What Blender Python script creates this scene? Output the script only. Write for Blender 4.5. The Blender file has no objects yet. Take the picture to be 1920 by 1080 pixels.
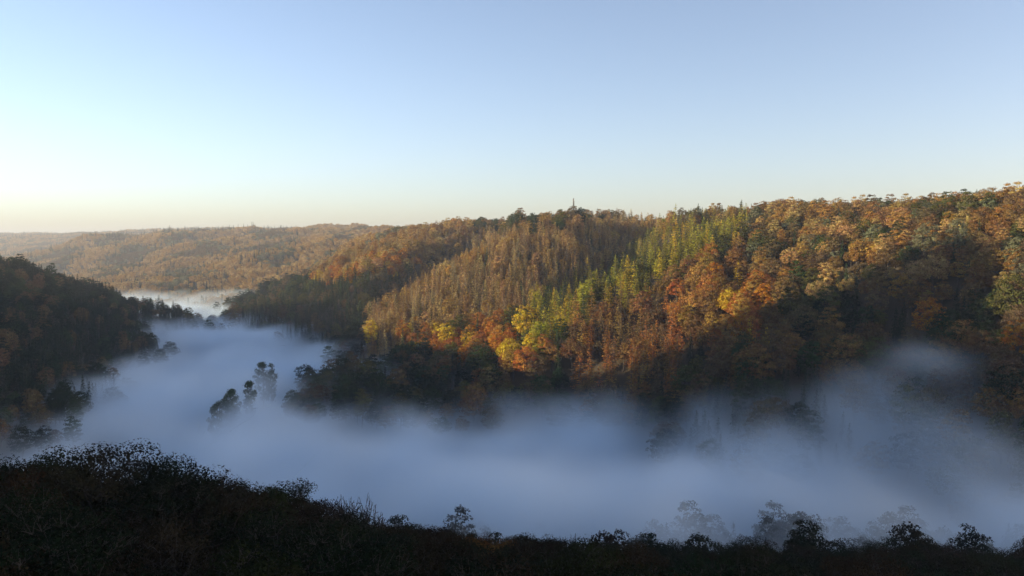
import bpy, math, random
import numpy as np
from mathutils import Vector

# ------------------------------------------------------------------ camera, sky, sun, exposure
CZ = 150.0                                   # eye height above the valley datum
FPX = 1478.0                                 # focal length in photograph pixels (1920 wide)
TH = math.atan(85.0 / FPX)                   # downward pitch
SUN_EL, SUN_AZ = 9.5, 110.0                  # sun height; angle to the west of the view direction
EXPOSURE = 0.95
SKY_STRENGTH = 0.15
SUN_STRENGTH = 5.0

sc = bpy.context.scene
col = sc.collection
cam_d = bpy.data.cameras.new('camera')
cam_d.sensor_width = 36.0
cam_d.lens = 36.0 * FPX / 1920.0
cam_d.clip_start = 0.5
cam_d.clip_end = 60000.0
cam = bpy.data.objects.new('camera', cam_d)
col.objects.link(cam)
cam.location = (0, 0, CZ)
cam.rotation_euler = (math.radians(90) - TH, 0, 0)
sc.camera = cam

sun_dir = Vector((-math.sin(math.radians(SUN_AZ)) * math.cos(math.radians(SUN_EL)),
                  math.cos(math.radians(SUN_AZ)) * math.cos(math.radians(SUN_EL)),
                  math.sin(math.radians(SUN_EL))))
world = bpy.data.worlds.new('World')
sc.world = world
world.use_nodes = True
wn = world.node_tree
sky = wn.nodes.new('ShaderNodeTexSky')
sky.sky_type = 'NISHITA'
sky.sun_disc = False
sky.sun_elevation = math.radians(SUN_EL)
sky.sun_rotation = -math.atan2(sun_dir.x, sun_dir.y)
sky.altitude = 300
sky.air_density = 0.8
sky.dust_density = 1.7
sky.ozone_density = 1.2
bg = wn.nodes['Background']
bg.inputs['Strength'].default_value = SKY_STRENGTH
balance = wn.nodes.new('ShaderNodeMix')          # camera white balance: a touch less green
balance.data_type = 'RGBA'; balance.blend_type = 'MULTIPLY'
balance.inputs['Factor'].default_value = 1.0
balance.inputs['B'].default_value = (1.05, 0.985, 1.03, 1.0)
soft = wn.nodes.new('ShaderNodeHueSaturation')
soft.inputs['Saturation'].default_value = 0.92
wn.links.new(sky.outputs['Color'], balance.inputs['A'])
wn.links.new(balance.outputs['Result'], soft.inputs['Color'])
wn.links.new(soft.outputs['Color'], bg.inputs['Color'])

sun_d = bpy.data.lights.new('sun', 'SUN')
sun_d.energy = SUN_STRENGTH
sun_d.angle = math.radians(0.5)
sun_d.color = (1.0, 0.80, 0.50)
sun_o = bpy.data.objects.new('sun', sun_d)
col.objects.link(sun_o)
sun_o.rotation_euler = sun_dir.to_track_quat('Z', 'Y').to_euler()
sun_o.location = (-300, -100, 400)

sc.view_settings.view_transform = 'Standard'
sc.view_settings.look = 'None'
sc.view_settings.gamma = 1.0
sc.view_settings.exposure = EXPOSURE
cy = sc.cycles
cy.use_denoising = True
cy.max_bounces = 10
cy.diffuse_bounces = 2
cy.transmission_bounces = 2
cy.volume_bounces = 8
cy.use_fast_gi = False

# ------------------------------------------------------------------ helpers
rng = np.random.default_rng(7)

def at(px, py, Y, dz=0.0):
    """A point at depth Y metres seen at photograph pixel (px, py)."""
    u = (px - 960) / FPX
    v = -(py - 540) / FPX
    k = Y / (math.cos(TH) + v * math.sin(TH))
    return (u * k, Y, CZ + (-math.sin(TH) + v * math.cos(TH)) * k + dz)

def project(P):
    x, y, z = P[:, 0], P[:, 1], P[:, 2] - CZ
    d = y * math.cos(TH) - z * math.sin(TH)
    d = np.where(np.abs(d) < 1e-3, 1e-3, d)
    return 960 + FPX * x / d, 540 - FPX * (y * math.sin(TH) + z * math.cos(TH)) / d, d

def wnoise(seed, n, scale):
    """Sum of random cosines: a smooth random field of unit-ish amplitude."""
    r = np.random.default_rng(seed)
    a = r.uniform(0, 2 * math.pi, n)
    f = 2 * math.pi / (scale * r.uniform(0.6, 1.6, n))
    ph = r.uniform(0, 2 * math.pi, n)
    def g(x, y):
        s = 0
        for i in range(n):
            s = s + np.cos((x * math.cos(a[i]) + y * math.sin(a[i])) * f[i] + ph[i])
        return s * math.sqrt(2.0 / n)
    return g

def mesh_np(name, V, F, mats, mat_idx=None, smooth=False):
    me = bpy.data.meshes.new(name)
    V = np.asarray(V, np.float32)
    F = np.asarray(F, np.int32)
    k = F.shape[1]
    me.vertices.add(len(V))
    me.vertices.foreach_set('co', V.ravel())
    me.loops.add(F.size)
    me.loops.foreach_set('vertex_index', F.ravel())
    me.polygons.add(len(F))
    me.polygons.foreach_set('loop_start', np.arange(0, F.size, k, dtype=np.int32))
    for m in mats:
        me.materials.append(m)
    if mat_idx is not None:
        me.polygons.foreach_set('material_index', np.asarray(mat_idx, np.int32))
    me.update(calc_edges=True)
    if smooth:
        me.shade_smooth()
    return me

def link(name, data, parent=None, **props):
    o = bpy.data.objects.new(name, data)
    col.objects.link(o)
    if parent is not None:
        o.parent = parent
    for k, v in props.items():
        o[k] = v
    return o

# ------------------------------------------------------------------ materials
def new_mat(name):
    m = bpy.data.materials.new(name)
    m.use_nodes = True
    m.node_tree.nodes.clear()
    return m, m.node_tree

def foliage_mat(name, translucent, vary):
    """Leaves: the tree's own tint, varied clump by clump and leaf by leaf."""
    m, nt = new_mat(name)
    N = nt.nodes.new
    out = N('ShaderNodeOutputMaterial')
    tint = N('ShaderNodeAttribute'); tint.attribute_type = 'INSTANCER'; tint.attribute_name = 'tint'
    geo = N('ShaderNodeNewGeometry')
    tc = N('ShaderNodeTexCoord')
    noise = N('ShaderNodeTexNoise'); noise.inputs['Scale'].default_value = 0.35; noise.inputs['Detail'].default_value = 2
    nt.links.new(tc.outputs['Object'], noise.inputs['Vector'])
    mr = N('ShaderNodeMapRange')
    mr.inputs[1].default_value = 0.0; mr.inputs[2].default_value = 1.0
    mr.inputs[3].default_value = 1.0 - vary; mr.inputs[4].default_value = 1.0 + vary
    nt.links.new(geo.outputs['Random Per Island'], mr.inputs[0])
    mr2 = N('ShaderNodeMapRange')
    mr2.inputs[1].default_value = 0.3; mr2.inputs[2].default_value = 0.7
    mr2.inputs[3].default_value = 0.62; mr2.inputs[4].default_value = 1.36
    nt.links.new(noise.outputs['Fac'], mr2.inputs[0])
    mul = N('ShaderNodeMath'); mul.operation = 'MULTIPLY'
    nt.links.new(mr.outputs[0], mul.inputs[0]); nt.links.new(mr2.outputs[0], mul.inputs[1])
    hs = N('ShaderNodeHueSaturation')
    hr = N('ShaderNodeMapRange')
    hr.inputs[1].default_value = 0.3; hr.inputs[2].default_value = 0.7
    hr.inputs[3].default_value = 0.472; hr.inputs[4].default_value = 0.528
    nt.links.new(noise.outputs['Fac'], hr.inputs[0])
    nt.links.new(hr.outputs[0], hs.inputs['Hue'])
    nt.links.new(mul.outputs[0], hs.inputs['Value'])
    nt.links.new(tint.outputs['Color'], hs.inputs['Color'])
    dif = N('ShaderNodeBsdfDiffuse'); tr = N('ShaderNodeBsdfTranslucent')
    mix = N('ShaderNodeMixShader'); mix.inputs[0].default_value = translucent
    nt.links.new(hs.outputs['Color'], dif.inputs['Color'])
    nt.links.new(hs.outputs['Color'], tr.inputs['Color'])
    nt.links.new(dif.outputs[0], mix.inputs[1]); nt.links.new(tr.outputs[0], mix.inputs[2])
    nt.links.new(mix.outputs[0], out.inputs['Surface'])
    return m

def noise_mat(name, c1, c2, scale, rough=0.9, metal=0.0):
    m, nt = new_mat(name)
    N = nt.nodes.new
    out = N('ShaderNodeOutputMaterial'); b = N('ShaderNodeBsdfPrincipled')
    tc = N('ShaderNodeTexCoord'); no = N('ShaderNodeTexNoise'); no.inputs['Scale'].default_value = scale
    no.inputs['Detail'].default_value = 5
    ra = N('ShaderNodeValToRGB')
    ra.color_ramp.elements[0].position = 0.35; ra.color_ramp.elements[1].position = 0.65
    ra.color_ramp.elements[0].color = (*c1, 1); ra.color_ramp.elements[1].color = (*c2, 1)
    nt.links.new(tc.outputs['Object'], no.inputs['Vector'])
    nt.links.new(no.outputs['Fac'], ra.inputs[0]); nt.links.new(ra.outputs[0], b.inputs['Base Color'])
    b.inputs['Roughness'].default_value = rough; b.inputs['Metallic'].default_value = metal
    nt.links.new(b.outputs[0], out.inputs['Surface'])
    return m

M_LEAF = foliage_mat('leaves', 0.28, 0.35)
M_NEEDLE = foliage_mat('needles', 0.12, 0.35)
M_BARK = noise_mat('bark', (0.045, 0.035, 0.027), (0.11, 0.09, 0.07), 1.5)
M_BARK_SHADED = noise_mat('shaded_bark', (0.010, 0.009, 0.008), (0.024, 0.020, 0.016), 1.5)  # darkened bark copy, in step with the shade painted into near leaves
M_GROUND = noise_mat('forest_floor', (0.030, 0.024, 0.012), (0.075, 0.055, 0.028), 0.05)
M_STEEL = noise_mat('galvanised_steel', (0.07, 0.072, 0.075), (0.11, 0.113, 0.118), 0.6, 0.6, 0.3)
M_PANEL = noise_mat('antenna_cover', (0.55, 0.55, 0.54), (0.65, 0.65, 0.64), 1.0, 0.5)

# ------------------------------------------------------------------ terrain
CAN = 15.0                                   # canopy height over the ground where points were read off tree tops
ctrl = []
def C(px, py, Y, lift=CAN):
    x, y, z = at(px, py, Y)
    ctrl.append((x, y, z - lift))
def G(x, y, z):
    ctrl.append((x, y, CZ + z))

# crest of the long hill
crest = [(645, 437, 1480), (690, 433, 1350), (770, 420, 1200), (850, 409, 1060), (960, 404, 930), (1075, 394, 830), (1250, 382, 730),
         (1420, 380, 650), (1600, 366, 570), (1820, 344, 480), (1920, 341, 440), (2150, 330, 380), (2600, 320, 300)]
for px, py, Y in crest:
    C(px, py, Y, CAN + (5 * min(1, max(0, (px - 1300) / 300)) if px > 1300 else 5 if px > 900 else 8))
    x, y, z = at(px, py, Y)
    G(x + 60, y + 260, z - CZ - CAN - 12)
    G(x + 200, y + 800, z - CZ - CAN - 10)
# western spur, its tip with dark spruces
for p in [(800, 437, 1035), (720, 458, 1000), (640, 488, 975), (560, 533, 950), (500, 560, 935), (440, 592, 920)]:
    C(*p)
for p in [(600, 575, 840), (650, 600, 760), (540, 590, 860), (690, 565, 765)]:
    C(*p)
# ravine between that spur and the dead spruce ridge
for x, y, z in [(-95, 960, 8), (-120, 900, -4), (-150, 840, -24), (-172, 800, -46)]:       # spur edge west of it
    G(x, y, z - CAN)
for x, y, z in [(-48, 955, -22), (-72, 893, -38), (-100, 835, -54), (-135, 778, -78)]:      # ravine floor
    G(x, y, z - CAN)
# dead spruce ridge
for p in [(1030, 412, 860), (985, 440, 800), (900, 468, 750), (820, 505, 705), (750, 560, 655), (700, 620, 610)]:
    C(*p)
for p in [(900, 560, 610), (1000, 540, 600), (850, 620, 560)]:
    C(*p)
for p in [(900, 652, 530), (1000, 645, 492), (800, 650, 565), (950, 600, 545)]:
    C(*p)
# ravine between the ridge and the yellow spur
for x, y, z in [(70, 800, 20), (60, 740, 0), (48, 680, -25)]:
    G(x, y, z - CAN)
for x, y, z in [(108, 790, -16), (97, 730, -34), (86, 670, -52), (72, 610, -64)]:
    G(x, y, z - CAN)
# yellow spur and the larches below it
for p in [(1370, 410, 665), (1270, 450, 590), (1180, 500, 530), (1090, 555, 500), (1010, 605, 480), (1150, 620, 465), (1080, 690, 445), (1200, 700, 430)]:
    C(*p)
# broad shoulder toward the east
for p in [(1500, 430, 545), (1500, 500, 465), (1420, 580, 415), (1360, 680, 385), (1500, 660, 362), (1450, 740, 338), (1650, 450, 460), (1650, 560, 398),
          (1650, 680, 345), (1800, 420, 425), (1800, 520, 385), (1800, 640, 335), (1900, 440, 390), (1920, 560, 340), (1920, 700, 295), (2100, 500, 320), (2100, 650, 280)]:
    C(*p)
# toe of the hill in the fog
for p in [(900, 740, 430), (760, 730, 450), (640, 715, 480), (560, 738, 455), (700, 670, 540), (800, 680, 500), (1000, 745, 430), (1200, 765, 398), (620, 655, 640)]:
    C(*p, lift=CAN + (5 if p[0] < 660 else 0))
G(105, 300, -117); G(150, 283, -117); G(60, 335, -117); G(-185, 540, -118); G(-170, 580, -116); G(-215, 640, -118)
# valley floor
for x, y, z in [(700, 190, -118), (500, 205, -118), (330, 225, -118), (200, 245, -118), (90, 285, -119), (0, 330, -120), (-100, 370, -120), (-190, 430, -120), (-235, 520, -121),
                (-275, 640, -121), (-330, 780, -122), (-395, 930, -122), (-440, 1080, -123), (-520, 1250, -124), (-700, 1500, -126), (-980, 1900, -128), (-1400, 2400, -130), (-1950, 3000, -132), (-2900, 3700, -134)]:
    G(x, y, z)
# western hill that slopes down into the fog
for p in [(0, 482, 680), (100, 511, 720), (200, 537, 780), (280, 566, 850), (330, 583, 890)]:
    C(*p)
for p in [(0, 620, 545), (150, 620, 620), (80, 560, 640), (285, 655, 650), (230, 600, 720), (250, 716, 505), (110, 770, 405), (0, 790, 375), (0, 700, 450), (150, 700, 500)]:
    C(*p)
for x, y, z in [(-470, 880, -75), (-520, 1020, -100), (-640, 1200, -105), (-450, 680, -28), (-450, 490, -29), (-450, 390, -15), (-450, 300, -11), (-450, 245, -13), (-450, 208, 20), (-450, 187, 84), (-460, 160, 112), (-455, 128, 104), (-455, 60, 104), (-460, 0, 112),
                (-460, -250, 112), (-330, -300, 60), (-650, 700, -28), (-640, 400, -40), (-640, 280, -38), (-620, 215, -10), (-640, 165, 40), (-640, 60, 20), (-640, 0, 90), (-900, 250, -30), (-900, 800, -25), (-800, -300, 90), (-1000, 1400, -100), (-1400, 1700, -95), (-1900, 2200, -90), (-2600, 2600, -85), (-2400, 1700, -40), (-3600, 3000, -60)]:
    G(x, y, z)
# narrow unseen gully, added to the wooded ridge to let sun through
for x, z in [(-350, -20), (-400, -4), (-455, 16), (-540, 22), (-640, 28)]:
    G(x, 322 - 0.364 * (174 - x), z)
for x, z in [(-400, 60), (-540, 100)]:
    G(x, 322 - 0.364 * (174 - x) + 26, z); G(x, 322 - 0.364 * (174 - x) - 26, z)
# slope under the eye
for x, y, z in [(0, 0, -24), (0, -60, -16), (0, 30, -33), (60, 10, -30), (-45, 40, -33), (-33, 80, -41), (-70, 90, -44), (-100, 150, -62), (-165, 250, -92), (-250, 375, -106),
                (-20, 90, -46), (0, 120, -60), (40, 130, -66), (90, 150, -74), (130, 160, -76), (0, 200, -92), (100, 220, -97), (-80, 220, -98), (150, 260, -110), (60, 60, -48), (110, 90, -58), (160, 110, -62), (230, 130, -66),
                (180, 200, -90), (250, 160, -75), (-150, 100, -30), (-200, 180, -55), (0, -300, 0), (300, 0, -30), (300, -200, -10), (600, 0, -40)]:
    G(x, y, z)
# far hills
for p in [(300, 541, 1560), (420, 549, 1480), (520, 546, 1450), (600, 520, 1440), (200, 520, 1900), (330, 500, 1950), (450, 490, 1900), (560, 480, 1800), (620, 460, 1800),
          (120, 490, 2500), (300, 462, 2500), (450, 452, 2400), (600, 445, 2200), (160, 447, 3100), (300, 436, 3200), (430, 433, 3300), (560, 434, 3000), (650, 440, 2300), (40, 470, 4000)]:
    C(*p)
for p in [(-100, 444, 5600), (0, 441, 6000), (130, 443, 6200), (200, 436, 5200), (300, 431, 5600), (430, 428, 5600), (560, 431, 5500), (700, 436, 5600), (1000, 440, 5600), (1400, 440, 5000)]:
    C(*p)
for k in range(24):
    a = k * math.pi / 12
    G(7500 * math.cos(a), 7500 * math.sin(a), 60)
    G(12500 * math.cos(a), 12500 * math.sin(a), 55)
for x, y, z in [(1200, 600, 25), (1200, -600, 10), (0, -1200, 30), (-1500, -600, 60), (-1500, 600, 20), (2500, 2000, 40), (2500, -1500, 40), (-2500, -1500, 50), (-3600, 1200, 0), (500, 2500, 30), (1200, 4000, 50)]:
    G(x, y, z)

CT = np.array(ctrl)
RS = 14.0
def _phi(dx, dy):
    return np.sqrt(dx * dx + dy * dy + RS * RS)
_n = len(CT)
_A = np.zeros((_n + 3, _n + 3))
_A[:_n, :_n] = _phi(CT[:, None, 0] - CT[None, :, 0], CT[:, None, 1] - CT[None, :, 1]) - 0.0
_A[np.arange(_n), np.arange(_n)] -= 4.0      # slight smoothing (the kernel is conditionally negative)
_A[:_n, _n] = 1; _A[:_n, _n + 1] = CT[:, 0] / 1e3; _A[:_n, _n + 2] = CT[:, 1] / 1e3
_A[_n:, :_n] = _A[:_n, _n:].T
_w = np.linalg.solve(_A, np.concatenate([CT[:, 2], [0, 0, 0]]))
n1, n2 = wnoise(11, 14, 95.0), wnoise(12, 14, 210.0)
n3 = wnoise(13, 14, 420.0)
def terrain(x, y):
    x = np.asarray(x, float); y = np.asarray(y, float)
    out = np.empty(x.shape)
    xf, yf, of = x.ravel(), y.ravel(), out.ravel()
    for s in range(0, len(xf), 40000):
        xs, ys = xf[s:s + 40000], yf[s:s + 40000]
        z = _phi(xs[:, None] - CT[None, :, 0], ys[:, None] - CT[None, :, 1]) @ _w[:_n]
        z += _w[_n] + _w[_n + 1] * xs / 1e3 + _w[_n + 2] * ys / 1e3
        far = np.clip((np.hypot(xs, ys) - 250) / 400, 0, 1)
        far2 = np.clip((np.hypot(xs, ys) - 1300) / 700, 0, 1)
        z += far * (2.6 * n1(xs, ys) + 2.6 * n2(xs, ys)) + far2 * 11.0 * n3(xs, ys) * np.clip((5200 - np.hypot(xs, ys)) / 2600, 0.25, 1)
        of[s:s + 40000] = z
    return of.reshape(x.shape)

NA = 300
radii = np.concatenate([[0.0], np.geomspace(6, 12000, 150)])
ang = np.arange(NA) * 2 * math.pi / NA
XX = radii[:, None] * np.cos(ang)[None, :]
YY = radii[:, None] * np.sin(ang)[None, :]
ZZ = terrain(XX, YY)
ZZ[0, :] = ZZ[0, 0]
V = np.stack([XX, YY, ZZ], -1).reshape(-1, 3)
i0 = (np.arange(len(radii) - 1)[:, None] * NA + np.arange(NA)[None, :])
i1 = (np.arange(len(radii) - 1)[:, None] * NA + (np.arange(NA)[None, :] + 1) % NA)
F = np.stack([i0, i0 + NA, i1 + NA, i1], -1).reshape(-1, 4)
F = F[NA:]
V0 = np.vstack([V, [[0, 0, ZZ[0, 0]]]])
tri = np.stack([np.full(NA, len(V)), NA + np.arange(NA), NA + (np.arange(NA) + 1) % NA, np.full(NA, len(V))], -1)
me = bpy.data.meshes.new('hills')
allF = [tuple(f) for f in F.tolist()] + [tuple(t[:3]) for t in tri.tolist()]
me.from_pydata(V0.tolist(), [], allF)
me.materials.append(M_GROUND)
me.shade_smooth()
link('terrain', me, kind='structure')

# ------------------------------------------------------------------ tree shapes
def quads(P, Nrm, size, aspect, r):
    """One four-sided leaf spray per point, facing Nrm, turned at random in its plane."""
    n = len(P)
    Nrm = Nrm / (np.linalg.norm(Nrm, axis=1, keepdims=True) + 1e-9)
    h = r.normal(size=(n, 3))
    t = np.cross(Nrm, h); t /= (np.linalg.norm(t, axis=1, keepdims=True) + 1e-9)
    b = np.cross(Nrm, t)
    s = (size * r.uniform(0.6, 1.35, n))[:, None]
    j = r.uniform(0.65, 1.2, (n, 4, 1))
    a, bb = t * s, b * s * aspect
    bend = Nrm * s * r.uniform(-0.25, 0.25, (n, 1))
    V = np.stack([P - a * j[:, 0], P - bb * j[:, 1] + bend, P + a * j[:, 2], P + bb * j[:, 3] + bend], 1).reshape(-1, 3)
    return V, np.arange(4 * n).reshape(-1, 4)

def tube(path, rad, sides=5):
    path = np.asarray(path, float); rad = np.asarray(rad, float)
    d = np.gradient(path, axis=0)
    d /= np.linalg.norm(d, axis=1, keepdims=True) + 1e-9
    ref = np.where(np.abs(d[:, 2:3]) > 0.9, np.array([[1.0, 0, 0]]), np.array([[0, 0, 1.0]]))
    u = np.cross(d, ref); u /= np.linalg.norm(u, axis=1, keepdims=True) + 1e-9
    w = np.cross(d, u)
    a = np.arange(sides) * 2 * math.pi / sides
    R = path[:, None] + rad[:, None, None] * (np.cos(a)[None, :, None] * u[:, None] + np.sin(a)[None, :, None] * w[:, None])
    V = R.reshape(-1, 3)
    k = len(path)
    i = np.arange(k - 1)[:, None] * sides
    j = np.arange(sides)[None, :]
    j2 = (j + 1) % sides
    return V, np.stack([i + j, i + j2, i + sides + j2, i + sides + j], -1).reshape(-1, 4)

def join(parts):
    Vs, Fs, o = [], [], 0
    for V, F in parts:
        Vs.append(V); Fs.append(F + o); o += len(V)
    return np.vstack(Vs), np.vstack(Fs)

def trunk_path(r, H, lean, k=6):
    z = np.linspace(-0.04, 1, k) * H
    w = np.cumsum(r.normal(0, lean, (k, 2)), 0)
    w -= w[0]
    return np.column_stack([w, z])

def broadleaf(seed, H=18.0, R=6.2, clumps=80, per=30, leaf=0.42, low=0.28, top_pow=1.0, fill=0.25, limbs=9, twigs=0):
    r = np.random.default_rng(seed)
    cz, rv = H * (low + (1 - low) * 0.47), H * (1 - low) * 0.53
    k = np.arange(clumps) + 0.5
    ph = np.arccos(1 - 2 * k / clumps * 0.93)
    th = math.pi * (1 + 5 ** 0.5) * k + r.uniform(0, 6)
    D = np.column_stack([np.sin(ph) * np.cos(th), np.sin(ph) * np.sin(th), np.cos(ph)]) + r.normal(0, 0.13, (clumps, 3))
    D /= np.linalg.norm(D, axis=1, keepdims=True)
    lobes = r.normal(size=(6, 3)); lobes /= np.linalg.norm(lobes, axis=1, keepdims=True)
    bul = 0.78 + 0.34 * np.max(np.clip(D @ lobes.T, 0, 1) ** 3, axis=1) * r.uniform(0.8, 1.1, clumps)
    bul *= r.uniform(0.86, 1.08, clumps)
    inner = r.random(clumps) < fill
    bul = np.where(inner, bul * r.uniform(0.35, 0.75, clumps), bul)
    E = D * np.array([R, R, rv]) * bul[:, None]
    E[:, 2] *= np.where(E[:, 2] < 0, 0.85, top_pow)
    Cc = E + np.array([0, 0, cz])
    cr = R * r.uniform(0.17, 0.31, clumps)
    n = clumps * per
    ci = np.repeat(np.arange(clumps), per)
    d = r.normal(size=(n, 3)); d[:, 2] = np.abs(d[:, 2]) * 0.8 - 0.25
    d /= np.linalg.norm(d, axis=1, keepdims=True)
    P = Cc[ci] + d * (cr[ci] * r.uniform(0.5, 1.08, n) ** 0.6)[:, None] * np.array([1, 1, 0.8])
    Nn = d * 0.8 + D[ci] * 0.5 + r.normal(0, 0.42, (n, 3)) + np.array([0, 0, 0.15])
    crown = quads(P, Nn, leaf, 0.72, r)
    tp = trunk_path(r, H * 0.72, R * 0.05)
    parts = [tube(tp, np.linspace(H * 0.021, H * 0.006, len(tp)), 7)]
    for q in range(limbs):
        t = r.uniform(0.32, 0.9)
        b = np.array([np.interp(t, np.linspace(0, 1, len(tp)), tp[:, i]) for i in range(3)])
        e = Cc[r.integers(clumps)]
        m = (b + e) / 2 + np.array([0, 0, -0.05 * H * (1 - t)]) + r.normal(0, 0.05 * R, 3)
        parts.append(tube([b, m, b + (e - b) * 0.95], [H * 0.009, H * 0.006, H * 0.002], 5 if limbs < 20 else 4))
    for q in range(clumps if twigs else 0):
        for w in range(twigs):
            e = P[q * per + r.integers(per)]
            b = Cc[q] + (np.array([0, 0, cz]) - Cc[q]) * 0.12
            parts.append(tube([b, (b + e) / 2 + r.normal(0, 0.08, 3), e], [0.03, 0.022, 0.012], 3))
    return crown, join(parts)

def conifer(seed, H=22.0, R=3.2, whorls=24, per=7, leaf=0.45, droop=0.25, low=0.1, dens=6, power=0.85, ragged=0.3, up=0.0):
    r = np.random.default_rng(seed)
    P, Nn = [], []
    limbs = []
    for w in range(whorls):
        t = (w + r.uniform(-0.3, 0.3)) / whorls
        t = min(max(t, 0), 0.985)
        z = H * (low + (1 - low) * t)
        L0 = R * (1 - t) ** power * min(1.0, 0.6 + 3.0 * t) + 0.22
        a0 = r.uniform(0, 6.28)
        nb = max(3, int(round(per * (1 - 0.5 * t))))
        for b in range(nb):
            if r.random() < ragged * 0.35:
                continue
            a = a0 + b * 2 * math.pi / nb + r.normal(0, 0.25)
            L = L0 * r.uniform(1 - ragged, 1 + ragged * 0.6)
            k = max(2, int(dens * L / R + 1.5))
            s = np.linspace(0.25, 1, k) + r.normal(0, 0.05, k)
            dz = L * (up * s - droop * s ** 2 * 1.5)
            lat = r.normal(0, 0.16 * L * (1.1 - s * 0.6), k)
            c, sn = math.cos(a), math.sin(a)
            P.append(np.column_stack([c * L * s - sn * lat, sn * L * s + c * lat, z + dz + r.normal(0, 0.12, k)]))
            Nn.append(np.column_stack([np.full(k, c * 0.75), np.full(k, sn * 0.75), np.full(k, 0.75)]) + r.normal(0, 0.38, (k, 3)))
            if w % 3 == 0 and b % 2 == 0:
                limbs.append(tube([[0, 0, z], [c * L * 0.5, sn * L * 0.5, z + dz[k // 2]], [c * L * 0.9, sn * L * 0.9, z + dz[-1]]], [H * 0.0032, H * 0.0022, H * 0.001], 4))
    P = np.vstack(P); Nn = np.vstack(Nn)
    tipz = np.linspace(H * 0.94, H * 1.005, 5)
    P = np.vstack([P, np.column_stack([r.normal(0, 0.06, (5, 2)), tipz])])
    Nn = np.vstack([Nn, r.normal(0, 1, (5, 3))])
    crown = quads(P, Nn, leaf, 0.6, r)
    tp = trunk_path(r, H * 0.985, 0.05)
    return crown, join([tube(tp, np.linspace(H * 0.014, H * 0.0015, len(tp)), 6)] + limbs)

def pine(seed, H=24.0, R=2.9):
    r = np.random.default_rng(seed)
    nC = 60
    t = r.uniform(0.34, 1.0, nC) ** 0.9
    a = r.uniform(0, 6.28, nC)
    rad = R * np.sin(np.clip((t - 0.28) / 0.76, 0, 1) * math.pi) ** 0.55 * r.uniform(0.35, 1.0, nC)
    Cc = np.column_stack([np.cos(a) * rad, np.sin(a) * rad, t * H - 0.8])
    per = 42
    ci = np.repeat(np.arange(nC), per)
    d = r.normal(size=(nC * per, 3)); d /= np.linalg.norm(d, axis=1, keepdims=True)
    cr = r.uniform(0.9, 1.6, nC)
    P = Cc[ci] + d * cr[ci][:, None] * np.array([1, 1, 0.85]) * r.uniform(0.5, 1, (nC * per, 1))
    crown = quads(P, d + r.normal(0, 0.5, d.shape), 0.34, 0.6, r)
    tp = trunk_path(r, H * 0.95, 0.12)
    parts = [tube(tp, np.linspace(H * 0.013, H * 0.003, len(tp)), 6)]
    for i in range(0, nC, 3):
        b = np.array([np.interp(Cc[i, 2] - 0.8, tp[:, 2], tp[:, 0]), np.interp(Cc[i, 2] - 0.8, tp[:, 2], tp[:, 1]), Cc[i, 2] - 0.8])
        parts.append(tube([b, (b + Cc[i]) / 2, Cc[i]], [0.09, 0.07, 0.03], 4))
    return crown, join(parts)

def bare(seed, H=11.0, depth=6, spread=0.5):
    """A leafless crown: forked twigs ever thinner; the trunk and main limbs apart from the twigs."""
    r = np.random.default_rng(seed)
    wood, twig = [], []
    def grow(p, d, L, rad, lev):
        d = d / np.linalg.norm(d)
        mid = p + d * L * 0.5 + r.normal(0, 0.04 * L, 3)
        e = p + d * L + r.normal(0, 0.05 * L, 3)
        rad = max(rad, 0.024)
        (wood if lev <= 2 else twig).append(tube([p, mid, e], [rad, rad * 0.85, rad * 0.7], 6 if lev < 2 else 3))
        if lev >= depth:
            return
        for q in range(3 if lev < depth - 1 else 2):
            nd = d + r.normal(0, spread, 3) + np.array([0, 0, 0.22])
            grow(e if q else mid + (e - mid) * r.uniform(0.3, 1), nd, L * r.uniform(0.62, 0.86), rad * 0.6, lev + 1)
    for q in range(3):
        grow(np.array([0.1 * q, 0, -0.3]), np.array([r.normal(0, 0.35), r.normal(0, 0.35), 1.0]), H * 0.26, H * 0.012, 0)
    return join(twig), join(wood)

SHAPES = {}
def shape(key, maker, leafmat):
    (cv, cf), (tv, tf) = maker
    crown = mesh_np(key + '_crown', cv, cf, [leafmat])
    bark = M_BARK_SHADED if key.startswith('near') else M_BARK
    trunk = mesh_np(key + '_trunk', tv, tf, [bark], smooth=True)
    V, F = join([(cv, cf), (tv, tf)])
    both = mesh_np(key + '_whole', V, F, [leafmat, bark], np.r_[np.zeros(len(cf)), np.ones(len(tf))])
    SHAPES[key] = dict(crown=crown, trunk=trunk, whole=both, top=float(cv[:, 2].max()), rad=float(np.percentile(np.hypot(cv[:, 0], cv[:, 1]), 95)))

for i, (H_, R_, lo_, nc_) in enumerate([(17, 5.2, 0.30, 82), (19, 5.6, 0.22, 92), (15.5, 6.4, 0.34, 88), (21, 4.6, 0.18, 90), (18, 6.8, 0.28, 104), (20, 5.9, 0.2, 100), (14, 4.4, 0.2, 66), (23, 5.2, 0.3, 92)]):
    shape('broad%d' % i, broadleaf(100 + i, H=H_, R=R_, clumps=nc_, per=40, leaf=0.34, low=lo_, fill=0.2), M_LEAF)
for i in range(3):
    shape('farbroad%d' % i, broadleaf(200 + i, H=18, R=6.4, clumps=60, per=14, leaf=0.72), M_LEAF)
for i in range(4):
    shape('near%d' % i, broadleaf(300 + i, H=16 + i, R=5.6 + 0.3 * i, clumps=250, per=110, leaf=0.135, low=0.18, fill=0.3, limbs=70, twigs=5), M_LEAF)
for i in range(4):
    shape('spruce%d' % i, conifer(400 + i, H=23 + i, R=3.0 + 0.2 * i, whorls=27, per=8, leaf=0.46, droop=0.28), M_NEEDLE)
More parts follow.
